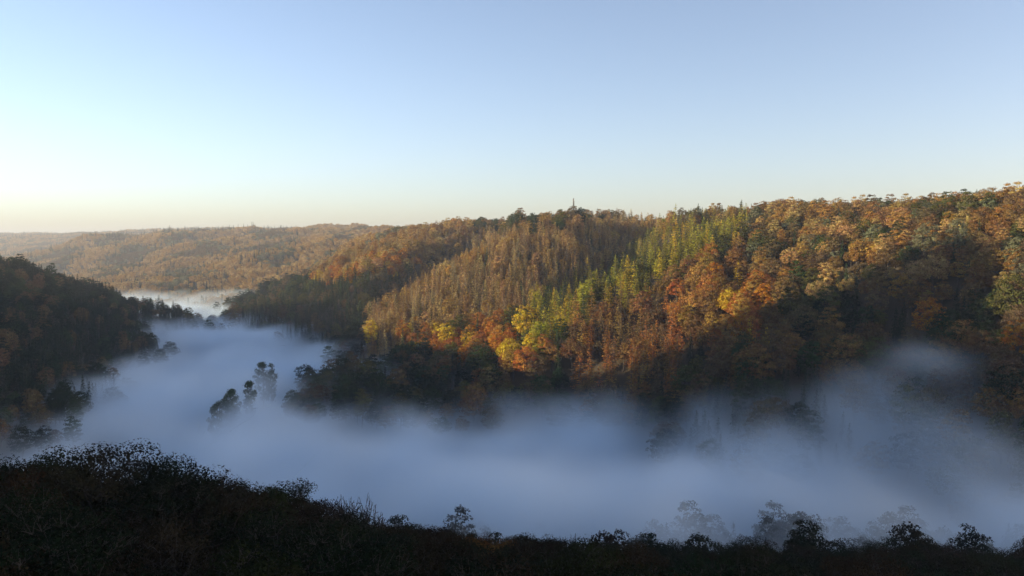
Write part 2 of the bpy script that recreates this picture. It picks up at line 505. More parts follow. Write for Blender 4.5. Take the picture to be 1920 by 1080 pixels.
for i in range(4):
    shape('dead%d' % i, conifer(500 + i, H=23 + i, R=3.6 + 0.35 * i, whorls=26, per=9, leaf=0.40, droop=0.22, ragged=0.5, dens=7, power=0.62, low=0.05), M_LEAF)
for i in range(4):
    shape('larch%d' % i, conifer(600 + i, H=24 + i, R=4.2 + 0.3 * i, whorls=22, per=8, leaf=0.42, droop=0.05, up=0.12, ragged=0.4, dens=8, power=0.7, low=0.14), M_LEAF)
for i in range(2):
    shape('farspruce%d' % i, conifer(700 + i, H=24, R=3.4, whorls=14, per=6, leaf=0.9, dens=3), M_NEEDLE)
for i in range(3):
    shape('pine%d' % i, pine(800 + i), M_NEEDLE)

# ------------------------------------------------------------------ where the trees stand
TINT = {
    'dark green': (0.018, 0.032, 0.016), 'deep green': (0.040, 0.062, 0.024), 'olive green': (0.090, 0.092, 0.028), 'grey-green': (0.17, 0.17, 0.095),
    'brown': (0.215, 0.125, 0.048), 'dull brown': (0.140, 0.098, 0.048), 'tan': (0.400, 0.270, 0.105), 'grey-brown': (0.330, 0.245, 0.125), 'golden brown': (0.33, 0.195, 0.052),
    'orange': (0.42, 0.170, 0.026), 'rust-red': (0.36, 0.140, 0.038), 'yellow': (0.50, 0.340, 0.030), 'yellow-green': (0.31, 0.285, 0.036)}
SHADY = {   # darkened copies of the tints above: shade painted into near-slope leaves
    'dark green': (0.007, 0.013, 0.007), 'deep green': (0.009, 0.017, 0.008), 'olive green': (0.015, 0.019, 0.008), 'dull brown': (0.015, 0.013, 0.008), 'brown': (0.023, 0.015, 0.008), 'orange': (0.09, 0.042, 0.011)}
def poly(pts):
    pts = np.array(pts, float)
    def inside(x, y):
        c = np.zeros(x.shape, bool)
        for (x1, y1), (x2, y2) in zip(pts, np.roll(pts, -1, 0)):
            k = ((y1 > y) != (y2 > y)) & (x < (x2 - x1) * (y - y1) / (y2 - y1 + 1e-12) + x1)
            c ^= k
        return c
    return inside
# stands: outline, probability of conifer-like shapes, shape families and the colours that grow there
STANDS = [
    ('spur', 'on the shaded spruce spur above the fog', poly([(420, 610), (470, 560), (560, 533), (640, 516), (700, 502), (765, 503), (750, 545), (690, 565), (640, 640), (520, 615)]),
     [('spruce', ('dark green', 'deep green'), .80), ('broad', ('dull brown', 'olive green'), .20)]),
    ('belt', 'in the golden belt over the spruce spur', poly([(560, 545), (610, 505), (700, 470), (790, 468), (780, 505), (640, 522)]),
     [('broad', ('golden brown', 'orange', 'yellow', 'tan'), .85), ('larch', ('yellow', 'tan'), .15)]),
    ('upper', 'on the sunny west flank below the crest', poly([(560, 520), (600, 470), (660, 420), (860, 395), (905, 428), (840, 470), (790, 500), (700, 500)]),
     [('broad', ('tan', 'golden brown', 'tan', 'brown', 'golden brown'), .70), ('dead', ('tan', 'grey-brown'), .30)]),
    ('crown', 'on the crest near the mast', poly([(860, 380), (1070, 375), (1070, 412), (1000, 425), (870, 425)]),
     [('broad', ('deep green', 'olive green', 'brown', 'golden brown'), 1.0)]),
    ('larches', 'among the rust-brown larches above the fog', poly([(1065, 590), (1140, 540), (1250, 535), (1290, 620), (1260, 710), (1090, 715), (1060, 680)]),
     [('larch', ('rust-red', 'rust-red', 'golden brown', 'brown'), .82), ('broad', ('brown', 'dull brown'), .18)]),
    ('yellows', 'on the yellow-green larch spur', poly([(960, 605), (1010, 548), (1100, 503), (1180, 460), (1260, 405), (1400, 392), (1400, 440), (1290, 480), (1190, 540), (1080, 600), (1000, 630)]),
     [('larch', ('yellow-green', 'yellow-green', 'yellow-green', 'yellow', 'deep green', 'olive green'), .85), ('broad', ('yellow-green', 'olive green'), .15)]),
    ('fringe', 'in the orange fringe under the dead spruces', poly([(750, 615), (960, 585), (1070, 610), (1060, 680), (900, 660), (740, 660)]),
     [('broad', ('orange', 'yellow', 'golden brown', 'rust-red', 'olive green'), .8), ('spruce', ('deep green',), .2)]),
    ('dead', 'in the dead spruce stand on the ridge', poly([(860, 432), (1000, 418), (1200, 398), (1250, 430), (1180, 480), (1100, 515), (1010, 565), (960, 605), (800, 640), (680, 660), (680, 580), (760, 505), (850, 480)]),
     [('dead', ('tan', 'grey-brown', 'tan', 'brown'), .68), ('larch', ('tan', 'golden brown'), .12), ('broad', ('tan', 'golden brown', 'brown'), .16), ('spruce', ('deep green',), .04)]),
    ('copper', 'on the copper-coloured slope east of the larch spur', poly([(1190, 520), (1260, 480), (1340, 470), (1460, 520), (1460, 620), (1300, 620), (1240, 560)]),
     [('broad', ('rust-red', 'orange', 'brown', 'golden brown'), .88), ('larch', ('rust-red', 'yellow'), .12)]),
]
cand = []
def lattice(x0, x1, y0, y1, s):
    nx, ny = int((x1 - x0) / s), int((y1 - y0) / s)
    gx, gy = np.meshgrid(np.arange(nx), np.arange(ny), indexing='ij')
    X = x0 + (gx + 0.5 * (gy % 2)) * s + rng.uniform(-0.42, 0.42, gx.shape) * s
    Y = y0 + gy * s + rng.uniform(-0.42, 0.42, gx.shape) * s
    return np.column_stack([X.ravel(), Y.ravel()])
XY = np.vstack([lattice(-760, 560, 205, 1250, 6.2), lattice(-2200, 1000, 1250, 2700, 10.5), lattice(-5200, 1800, 2700, 6800, 14.5)])
def valley_y(x):
    return np.interp(x, [-420, -300, -250, -200, -150, -100, 0, 90, 200, 330, 500], [300, 325, 350, 390, 395, 370, 330, 285, 245, 225, 205])
XY = XY[np.abs(XY[:, 0]) < XY[:, 1] * 0.74 + 40]
XY = XY[XY[:, 1] > valley_y(XY[:, 0]) + 12]
Zg = terrain(XY[:, 0], XY[:, 1])
TP = np.column_stack([XY, Zg])
# leave out what the landform hides completely
keep = np.ones(len(TP), bool)
top = TP + np.array([0, 0, 24.0])
for t in np.linspace(0.06, 0.97, 44):
    q = np.array([0, 0, CZ]) + (top - np.array([0, 0, CZ])) * t
    idx = np.nonzero(keep)[0]
    gz = terrain(q[idx, 0], q[idx, 1])
    keep[idx] &= gz + 7.0 < q[idx, 2]
TP = TP[keep]
caster = lattice(-620, -300, -40, 760, 7.0)   # the wooded ridge that shades the valley
caster = caster[np.abs(caster[:, 0]) > caster[:, 1] * 0.74 + 40]
caster = np.column_stack([caster, terrain(caster[:, 0], caster[:, 1])])
fog_top_ref = CZ - 85.0

trees = []      # (family, shape key, x, y, z, scale, width scale, rotation, colour name, tint, region phrase, px size)
def add_tree(fam, x, y, z, s, colour, where, wide=1.0, jitter=0.18, pick=None, hero=None):
    n = {'broad': 8, 'farbroad': 3, 'near': 4, 'spruce': 4, 'dead': 4, 'larch': 4, 'farspruce': 2, 'pine': 3}[fam]
    key = fam + str(int(rng.integers(n)) if pick is None else pick)
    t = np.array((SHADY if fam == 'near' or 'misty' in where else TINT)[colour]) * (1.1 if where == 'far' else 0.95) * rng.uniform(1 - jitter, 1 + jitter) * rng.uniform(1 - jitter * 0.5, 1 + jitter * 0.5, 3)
    trees.append(dict(fam=fam, key=key, x=float(x), y=float(y), z=float(z), s=float(s), w=float(wide), rot=float(rng.uniform(0, 6.28)), colour=colour, tint=t, where=where, hero=hero, lean=rng.normal(0, 0.035, 2)))

cx, cyy, _d = project(TP + np.array([0, 0, CAN]))
mix_c, mix_d = wnoise(33, 10, 330.0), wnoise(34, 10, 160.0)
mix_a, mix_b = wnoise(31, 10, 60.0), wnoise(32, 10, 130.0)
va, vb = mix_a(TP[:, 0], TP[:, 1]), mix_b(TP[:, 0], TP[:, 1])
region = np.full(len(TP), -1)
for k in range(len(STANDS) - 1, -1, -1):
    jx, jy = cx + rng.normal(0, 6, len(cx)), cyy + rng.normal(0, 5, len(cx))
    m = STANDS[k][2](jx, jy) & (TP[:, 1] < 1250) & (TP[:, 1] > 330)
    region[m] = k
for i, (x, y, z) in enumerate(TP):
    u = rng.random()
    wet = z < CZ - 101 and y < 1250
    tongue = 530 < cx[i] < 1000 and 430 < y < 545
    if wet and (z < CZ - 107 or (u > 0.16 and not tongue)):
        continue
    if y > 1250:
        far = y > 2700
        if u < 0.09 + 0.08 * vb[i] and cx[i] < 560:
            add_tree('farspruce', x, y, z, rng.uniform(0.7, 1.05) * (1.35 if far else 1), 'dark green' if vb[i] > 0 else 'deep green', 'far')
        elif u < 0.92:
            q = float(mix_c(x, y) + 0.6 * mix_d(x, y)) + rng.normal(0, 0.45)
            c = ('dull brown' if q < -1.3 else 'grey-green' if q < -0.8 else 'olive green' if q < -0.5 else 'golden brown' if q < 0.2 else 'tan' if q < 1.0 else 'golden brown')
            add_tree('farbroad', x, y, z, rng.uniform(0.6, 0.95) * (1.25 if far else 1.0), c, 'far', jitter=0.06)
        continue
    k = region[i]
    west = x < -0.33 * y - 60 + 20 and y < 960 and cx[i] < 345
    if k >= 0:
        a = u
        for fam, cols, p in STANDS[k][3]:
            if a < p:
                break
            a -= p
        c = cols[int(rng.integers(len(cols)))]
        if fam == 'broad' and rng.random() < 0.36:
            continue
        if fam == 'larch' and rng.random() < 0.25:
            continue
        sz = {'broad': (0.6, 1.05), 'dead': (0.4, 0.95), 'larch': (0.62, 0.95), 'spruce': (0.55, 0.9)}[fam]
        add_tree(fam, x, y, z, rng.uniform(*sz), c, STANDS[k][1], wide=rng.uniform(1.0, 1.3) if fam != 'broad' else rng.uniform(0.95, 1.2))
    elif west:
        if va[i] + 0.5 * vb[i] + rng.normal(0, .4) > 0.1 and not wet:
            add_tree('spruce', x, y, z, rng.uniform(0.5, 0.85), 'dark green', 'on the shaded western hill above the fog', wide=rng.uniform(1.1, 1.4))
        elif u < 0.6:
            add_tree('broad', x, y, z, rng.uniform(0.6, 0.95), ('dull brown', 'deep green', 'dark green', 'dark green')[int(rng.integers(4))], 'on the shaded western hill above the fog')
    else:
        upper = cyy[i] < 560 - 0.06 * (cx[i] - 1300) and cx[i] > 1180
        if u > (0.66 if upper else 0.6):
            continue
        if upper:
            cols = ('brown', 'olive green', 'olive green', 'dull brown', 'tan', 'grey-green', 'golden brown', 'deep green', 'dull brown') if va[i] > -0.1 else ('golden brown', 'brown', 'tan', 'golden brown', 'brown', 'dull brown', 'tan')
            c = cols[int(rng.integers(len(cols)))]
            where = 'on the broad eastern shoulder below the crest'
            if u < 0.03:
                add_tree('spruce', x, y, z, rng.uniform(0.6, 0.85), 'deep green', where)
            else:
                add_tree('broad', x, y, z, rng.uniform(0.55, 1.0), c, where, wide=rng.uniform(0.95, 1.2))
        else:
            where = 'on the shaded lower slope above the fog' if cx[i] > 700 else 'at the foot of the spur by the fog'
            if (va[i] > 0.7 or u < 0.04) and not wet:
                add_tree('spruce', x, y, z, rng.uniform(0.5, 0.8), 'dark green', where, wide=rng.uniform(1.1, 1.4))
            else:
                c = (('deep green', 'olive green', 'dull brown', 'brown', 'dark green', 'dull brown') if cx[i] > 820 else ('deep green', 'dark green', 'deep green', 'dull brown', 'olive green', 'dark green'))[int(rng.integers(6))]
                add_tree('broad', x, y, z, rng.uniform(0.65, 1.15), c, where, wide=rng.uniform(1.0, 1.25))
for x, y, z in caster:
    gap = abs(y - (322 - 0.364 * (174 - x))) < 11  # added gully: only a few taller trees left, to dapple its sun
    if (-475 < x < -440 if gap else rng.random() < 0.7):
        add_tree('broad', x, y, z, rng.uniform(1.3, 1.9) if gap else rng.uniform(0.7, 1.0), 'brown', 'caster')
print('trees', len(trees))
# the wooded slope under the eye: no crown rises above these outlines (pixel x -> pixel y)
edge_near = lambda px: np.interp(px, [-200, 0, 60, 130, 200, 260, 330, 420, 500, 570, 615, 640, 740, 800, 900, 1000, 1130, 1200, 1350, 1500, 1650, 1800, 1920, 2100],
                                 [815, 830, 842, 838, 805, 845, 850, 872, 890, 912, 955, 974, 974, 985, 992, 998, 1008, 1012, 1012, 1000, 1003, 998, 994, 990])
edge_mist = lambda px: np.interp(px, [-200, 0, 300, 600, 850, 950, 1050, 1150, 1200, 1250, 1330, 1440, 1480, 1520, 1560, 1610, 1680, 1800, 1920, 2100],
                                 [850, 870, 920, 985, 985, 978, 990, 1030, 975, 935, 990, 945, 975, 925, 975, 920, 965, 945, 935, 930])
near_spots = [(400, 876, 78, 1), (505, 908, 80, 0), (597, 950, 84, 2), (300, 850, 80, 3), (190, 818, 78, 1), (110, 846, 82, 0), (335, 856, 76, 2), (450, 893, 82, 3), (560, 932, 80, 1), (40, 842, 95, 2), (745, 985, 108, 0), (260, 862, 92, 3)]
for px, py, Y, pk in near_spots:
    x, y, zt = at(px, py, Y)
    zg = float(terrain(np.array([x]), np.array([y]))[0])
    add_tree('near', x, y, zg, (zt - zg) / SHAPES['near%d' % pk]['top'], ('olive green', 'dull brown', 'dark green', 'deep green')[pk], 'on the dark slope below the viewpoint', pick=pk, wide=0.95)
NP_ = lattice(-220, 330, 52, 175, 6.6)
NP_ = NP_[(np.abs(NP_[:, 0]) < NP_[:, 1] * 0.76 + 8)]
for x, y in NP_:
    zg = float(terrain(np.array([x]), np.array([y]))[0])
    px = project(np.array([[x, y, zg]]))[0][0]
    zt = at(px, float(edge_near(px)) + rng.uniform(0, 50), y)[2]
    h = min(zt - zg, rng.uniform(13, 19))
    if h < 6.5 or rng.random() < 0.12:
        continue
    pk = int(rng.integers(4))
    c = ('dull brown', 'olive green', 'dark green', 'deep green', 'dull brown', 'brown', 'dark green')[int(rng.integers(7))]
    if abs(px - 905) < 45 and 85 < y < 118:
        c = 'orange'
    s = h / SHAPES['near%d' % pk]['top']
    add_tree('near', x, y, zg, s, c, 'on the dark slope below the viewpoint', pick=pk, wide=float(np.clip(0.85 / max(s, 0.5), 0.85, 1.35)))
MP_ = lattice(-330, 330, 175, 430, 7.6)
MP_ = MP_[(np.abs(MP_[:, 0]) < MP_[:, 1] * 0.76 + 8) & (MP_[:, 1] < valley_y(MP_[:, 0]) - 25)]
MP_ = MP_[(MP_[:, 1] > 226) | (rng.random(len(MP_)) < 0.5)]
for x, y in MP_:
    zg = float(terrain(np.array([x]), np.array([y]))[0])
    px = project(np.array([[x, y, zg]]))[0][0]
    lim = float(edge_mist(px)) if y > 226 else float(edge_near(px)) - 2
    zt = at(px, lim + rng.uniform(0, 22), y)[2]
    h = min(zt - zg, rng.uniform(12, 21))
    if h < 8 or rng.random() < 0.2:
        continue
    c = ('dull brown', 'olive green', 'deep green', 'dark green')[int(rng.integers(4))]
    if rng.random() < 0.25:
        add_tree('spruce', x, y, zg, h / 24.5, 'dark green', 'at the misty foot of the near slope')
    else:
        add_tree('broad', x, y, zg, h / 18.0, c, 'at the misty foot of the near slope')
# trees that stand out in the photograph
def top_tree(fam, px, py, Y, colour, hero, pick=0, wide=1.0, smin=0.6, smax=1.3):
    x, y, zt = at(px, py, Y)
    zg = float(terrain(np.array([x]), np.array([y]))[0])
    s = float(np.clip((zt - zg) / SHAPES[fam + str(pick)]['top'], smin, smax))
    z0 = min(zg + 1.0, max(zt - s * SHAPES[fam + str(pick)]['top'], zg - 2.5))
    for t in [t for t in trees if t['y'] > 150 and not t['hero'] and math.hypot(t['x'] - x, t['y'] - y) < 6.5]:
        trees.remove(t)
    add_tree(fam, x, y, z0, s, colour, 'hero', wide=wide, pick=pick, jitter=0.04, hero=hero)
top_tree('spruce', 620, 427, 1500, 'dark green', 'lone dark spruce standing above the far skyline', smin=0.8)
top_tree('broad', 970, 397, 915, 'deep green', 'round dark green oak on the crest west of the mast', pick=2)
top_tree('broad', 1000, 398, 905, 'deep green', 'broad dark green oak on the crest beside an orange tree', pick=4)
top_tree('broad', 1030, 393, 880, 'golden brown', 'orange-brown beech on the crest beside dark green oaks', pick=1)
top_tree('broad', 1053, 391, 870, 'dull brown', 'thin brown tree on the crest just west of the mast', pick=3)
top_tree('broad', 1745, 556, 372, 'orange', 'glowing orange beech alone in the dark eastern slope', pick=5, wide=1.15)
top_tree('broad', 1495, 505, 470, 'yellow', 'bright yellow round tree low on the eastern shoulder', pick=3)
top_tree('broad', 1910, 596, 318, 'orange', 'small orange tree in the dark slope below the eastern shoulder', pick=0)
top_tree('broad', 1905, 508, 345, 'olive green', 'olive green tree catching light in the dark eastern slope', pick=4)
top_tree('broad', 1735, 415, 430, 'grey-green', 'pale grey-green rounded tree on the eastern shoulder', pick=5, wide=1.1)
top_tree('broad', 1800, 408, 415, 'grey-green', 'tall pale green tree beside a pinkish tree on the shoulder', pick=1)
top_tree('broad', 1750, 462, 400, 'tan', 'tall pinkish-brown tree rising from the dark eastern slope', pick=2, wide=0.9)
top_tree('broad', 1390, 545, 440, 'rust-red', 'fiery red-orange beech at the edge of the shade', pick=4)
top_tree('broad', 1370, 540, 450, 'yellow', 'yellow maple touching the fiery red-orange beech', pick=2)
top_tree('broad', 840, 603, 560, 'yellow', 'bright yellow tree in the orange fringe under the dead spruces', pick=0)
top_tree('broad', 985, 556, 515, 'yellow', 'golden yellow tree at the lower end of the larch spur', pick=1)
top_tree('broad', 695, 598, 610, 'yellow', 'small yellow tree at the foot of the dead spruce ridge', pick=3, smin=0.4)
for px, py, Y, w, txt in [(400, 728, 415, 0.85, 'short dark pine at the west end of the row in the fog'), (418, 726, 425, 0.8, 'pale misted pine second in the row rising from the fog'),
                          (428, 716, 422, 0.85, 'dark pine leaning out of the fog in the middle of the row'), (444, 698, 430, 0.9, 'tallest dark pine of the row rising from the fog'),
                          (468, 704, 435, 0.9, 'broad dark pine at the east end of the row in the fog'), (492, 674, 490, 1.1, 'wide misted pine behind the row of pines in the fog'),
                          (506, 680, 495, 0.75, 'narrow misted pine beside the wide misted one in the fog')]:
    top_tree('pine', px, py, Y, 'deep green', txt, pick=int(px) % 3, wide=w, smin=0.8, smax=1.5)

# ------------------------------------------------------------------ single trees and the forest mass
KIND = {'broad': ('broadleaf_tree', 'tree'), 'near': ('broadleaf_tree', 'tree'), 'farbroad': ('broadleaf_tree', 'tree'), 'spruce': ('spruce_tree', 'spruce'),
        'farspruce': ('spruce_tree', 'spruce'), 'dead': ('dead_spruce', 'spruce'), 'larch': ('larch_tree', 'larch'), 'pine': ('pine_tree', 'pine')}
TX = np.array([[t['x'], t['y'], t['z'] + SHAPES[t['key']]['top'] * t['s'] * 0.9] for t in trees])
hs = np.array([SHAPES[t['key']]['top'] * t['s'] for t in trees])
tpx, tpy, tdep = project(TX)
ok = (tdep > 20) & (tpx > 4) & (tpx < 1916) & (tpy > 0) & (tpy < 1085)
ok &= TX[:, 2] > np.where(TX[:, 1] > 180, fog_top_ref + 2, -1e9)
for t in np.linspace(0.1, 0.98, 40):
    idx = np.nonzero(ok)[0]
    q = np.array([0, 0, CZ]) + (TX[idx] - np.array([0, 0, CZ])) * t
    near_self = np.hypot(*(TX[idx, :2] - q[:, :2]).T) < 14
    ok[idx] &= (terrain(q[:, 0], q[:, 1]) + np.where(q[:, 1] > 250, 10.0, 0.0) < q[:, 2]) | near_self
size = np.where(ok, hs * FPX / np.maximum(tdep, 1), 0)
single = np.zeros(len(trees), bool)
for name in {k[0] for k in KIND.values()}:
    idx = np.array([i for i, t in enumerate(trees) if KIND[t['fam']][0] == name and size[i] > 0 and t['where'] != 'caster'])
    if len(idx):
        idx = idx[np.argsort(-size[idx])][:290]
        single[idx] = True
for i, t in enumerate(trees):
    if t['hero']:
        single[i] = True
    if t['fam'] == 'near' and not single[i]:
        t['hero'] = None

NOUN = {'broad': 'broadleaf tree', 'near': 'broadleaf tree', 'spruce': 'spruce', 'dead': 'dead spruce', 'larch': 'larch', 'pine': 'pine', 'farbroad': 'broadleaf tree', 'farspruce': 'spruce'}
SHORT = {'on the shaded spruce spur above the fog': 'on spruce spur', 'in the golden belt over the spruce spur': 'in golden belt', 'on the sunny west flank below the crest': 'on west flank',
         'on the crest near the mast': 'near the mast', 'among the rust-brown larches above the fog': 'above the fog', 'on the yellow-green larch spur': 'on larch spur',
         'in the orange fringe under the dead spruces': 'under dead spruces', 'in the dead spruce stand on the ridge': 'on the ridge', 'on the copper-coloured slope east of the larch spur': 'on copper slope',
         'on the shaded western hill above the fog': 'on western hill', 'on the broad eastern shoulder below the crest': 'on eastern shoulder', 'on the shaded lower slope above the fog': 'on shaded slope',
         'at the foot of the spur by the fog': 'at the spur foot', 'at the misty foot of the near slope': 'in thin mist', 'on the dark slope below the viewpoint': 'on dark slope'}
sidx = np.nonzero(single)[0]
SP = TX[sidx][:, :2]
for i in sidx:
    t = trees[i]
    root = bpy.data.objects.new(KIND[t['fam']][0], None)
    col.objects.link(root)
    root.empty_display_size = 1.0
    root.location = (t['x'], t['y'], t['z'])
    root.rotation_euler = (t['lean'][0], t['lean'][1], t['rot'])
    root.scale = (t['s'] * t['w'], t['s'] * t['w'], t['s'])
    if t['hero']:
        root['label'] = t['hero']
    else:
        d = np.hypot(SP[:, 0] - t['x'], SP[:, 1] - t['y'])
        o = np.argsort(d)[1:3]
        nb = sorted({trees[sidx[q]]['colour'] + ' ' + NOUN[trees[sidx[q]]['fam']].replace('broadleaf ', '').replace('dead ', '') for q in o})
        an = lambda w: ('an ' if w[0] in 'aeiou' else 'a ') + w
        beside = 'between two ' + nb[0].replace('spruce', 'spruces').replace('larch', 'larches').replace('tree', 'trees').replace('pine', 'pines') if len(nb) == 1 else 'between ' + an(nb[0]) + ' and ' + an(nb[1])
        wide_ = SHAPES[t['key']]['rad'] * t['w'] / SHAPES[t['key']]['top']
        big = 'tall' if hs[i] > 20 else ('low' if hs[i] < 12 else '')
        fat = 'broad' if wide_ > (0.42 if t['fam'] in ('broad', 'near') else 0.2) else ('slim' if wide_ < (0.34 if t['fam'] in ('broad', 'near') else 0.16) else '')
        label = ' '.join(w for w in (big, fat, t['colour'], NOUN[t['fam']].replace('broadleaf ', ''), beside, SHORT[t['where']]) if w)
        if len(label.split()) > 16:
            label = label.replace(beside, 'beside ' + an(nb[0]))
        root['label'] = label
        root['group'] = NOUN[t['fam']].replace('spruce', 'spruces').replace('larch', 'larches').replace('tree', 'trees') + ' ' + t['where']
    root['category'] = KIND[t['fam']][1]
    link('trunk', SHAPES[t['key']]['trunk'], root)
    crown = link('crown', SHAPES[t['key']]['crown'], root)
    crown['tint'] = [float(v) for v in t['tint']]

def forest(name, members, label, category):
    keys = sorted({t['key'] for t in members})
    src = bpy.data.collections.new(name + '_sources')
    for n, k in enumerate(keys):
        o = bpy.data.objects.new('%s_tree_%02d' % (name, n), SHAPES[k]['whole'])
        src.objects.link(o)
    me = bpy.data.meshes.new(name)
    me.vertices.add(len(members))
    me.vertices.foreach_set('co', np.array([[t['x'], t['y'], t['z']] for t in members], np.float32).ravel())
    def attr(an, typ, field, data, dt=np.float32):
        a = me.attributes.new(an, typ, 'POINT')
        a.data.foreach_set(field, np.asarray(data, dt).ravel())
    attr('pick', 'INT', 'value', [keys.index(t['key']) for t in members], np.int32)
    attr('turn', 'FLOAT_VECTOR', 'vector', [[t['lean'][0], t['lean'][1], t['rot']] for t in members])
    attr('size', 'FLOAT_VECTOR', 'vector', [[t['s'] * t['w'], t['s'] * t['w'], t['s']] for t in members])
    attr('tint', 'FLOAT_VECTOR', 'vector', [t['tint'] for t in members])
    ng = bpy.data.node_groups.new(name, 'GeometryNodeTree')
    ng.interface.new_socket('Geometry', in_out='INPUT', socket_type='NodeSocketGeometry')
    ng.interface.new_socket('Geometry', in_out='OUTPUT', socket_type='NodeSocketGeometry')
    N, L = ng.nodes.new, ng.links.new
    gi, go = N('NodeGroupInput'), N('NodeGroupOutput')
    ci = N('GeometryNodeCollectionInfo')
    ci.inputs['Collection'].default_value = src
    ci.inputs['Separate Children'].default_value = True
    ci.inputs['Reset Children'].default_value = True
    ip = N('GeometryNodeInstanceOnPoints')
    ip.inputs['Pick Instance'].default_value = True
    def named(an, typ):
        n = N('GeometryNodeInputNamedAttribute'); n.data_type = typ; n.inputs['Name'].default_value = an
        return n.outputs['Attribute']
    L(gi.outputs[0], ip.inputs['Points'])
    L(ci.outputs[0], ip.inputs['Instance'])
    L(named('pick', 'INT'), ip.inputs['Instance Index'])
    er = N('FunctionNodeEulerToRotation')
    L(named('turn', 'FLOAT_VECTOR'), er.inputs[0])
    L(er.outputs[0], ip.inputs['Rotation'])
    L(named('size', 'FLOAT_VECTOR'), ip.inputs['Scale'])
    L(ip.outputs[0], go.inputs[0])
    o = link(name, me, kind='stuff', label=label, category=category)
    o.modifiers.new('forest', 'NODES').node_group = ng
    return o
rest = [t for i, t in enumerate(trees) if not single[i]]
forest('far_forest', [t for t in rest if t['where'] == 'far'], 'hazy autumn forest covering the far hills', 'forest')
forest('broadleaf_forest', [t for t in rest if t['where'] != 'far' and t['fam'] in ('broad', 'near')], 'autumn broadleaf forest covering the long hill', 'forest')
forest('conifer_forest', [t for t in rest if t['where'] != 'far' and t['fam'] not in ('broad', 'near')], 'spruce and larch forest on the ridges of the long hill', 'forest')

# leafless tree on the near slope
for px, py, Y, H, txt in [(682, 918, 88, 10.5, 'leafless tree with fine upswept twigs against the fog'), (640, 955, 90, 7.0, 'small leafless tree beside the larger leafless one')]:
    x, y, zt = at(px, py, Y)
    (tv, tf), (wv, wf) = bare(int(px), H=H)
    hh = tv[:, 2].max()
    root = bpy.data.objects.new('bare_tree', None)
    col.objects.link(root)
    zg = float(terrain(np.array([x]), np.array([y]))[0])
    k = (zt - zg) / hh
    root.location = (x, y, zg); root.scale = (min(k, 1.3), min(k, 1.3), k)
    root['label'] = txt; root['category'] = 'tree'
    link('trunk', mesh_np('bare_trunk', wv, wf, [M_BARK_SHADED]), root)
    link('crown', mesh_np('bare_twigs', tv, tf, [M_BARK_SHADED]), root)

# ------------------------------------------------------------------ radio mast on the crest
mx, my, mz = at(1075.5, 372, 840)
mg = float(terrain(np.array([mx]), np.array([my]))[0])
mast = bpy.data.objects.new('radio_mast', None)
col.objects.link(mast)
mast.location = (mx, my, mg)
mast['label'] = 'slender grey radio mast rising from the wooded crest'
mast['category'] = 'mast'
Hm = mz - mg
link('pole', mesh_np('mast_pole', *tube([[0, 0, -1], [0, 0, Hm * 0.5], [0, 0, Hm]], [0.95, 0.85, 0.75], 12), [M_STEEL], smooth=True), mast)
link('tip', mesh_np('mast_tip', *tube([[0, 0, Hm - 0.05], [0, 0, Hm + 0.6]], [0.06, 0.03], 6), [M_STEEL]), mast)
bv = np.array([[a, b, c] for c in (0, 1) for b in (-1, 1) for a in (-1, 1)], float)
bf = np.array([[0, 2, 3, 1], [4, 5, 7, 6], [0, 1, 5, 4], [2, 6, 7, 3], [0, 4, 6, 2], [1, 3, 7, 5]])
panel = mesh_np('antenna_panel', bv * np.array([0.16, 0.09, 2.2]), bf, [M_PANEL])
for q in range(3):
    a = q * 2 * math.pi / 3 + 0.5
    p = link('antenna', panel, mast)
    p.location = (0.86 * math.sin(a), -0.86 * math.cos(a), Hm - 2.9)
    p.rotation_euler = (0, 0, a)

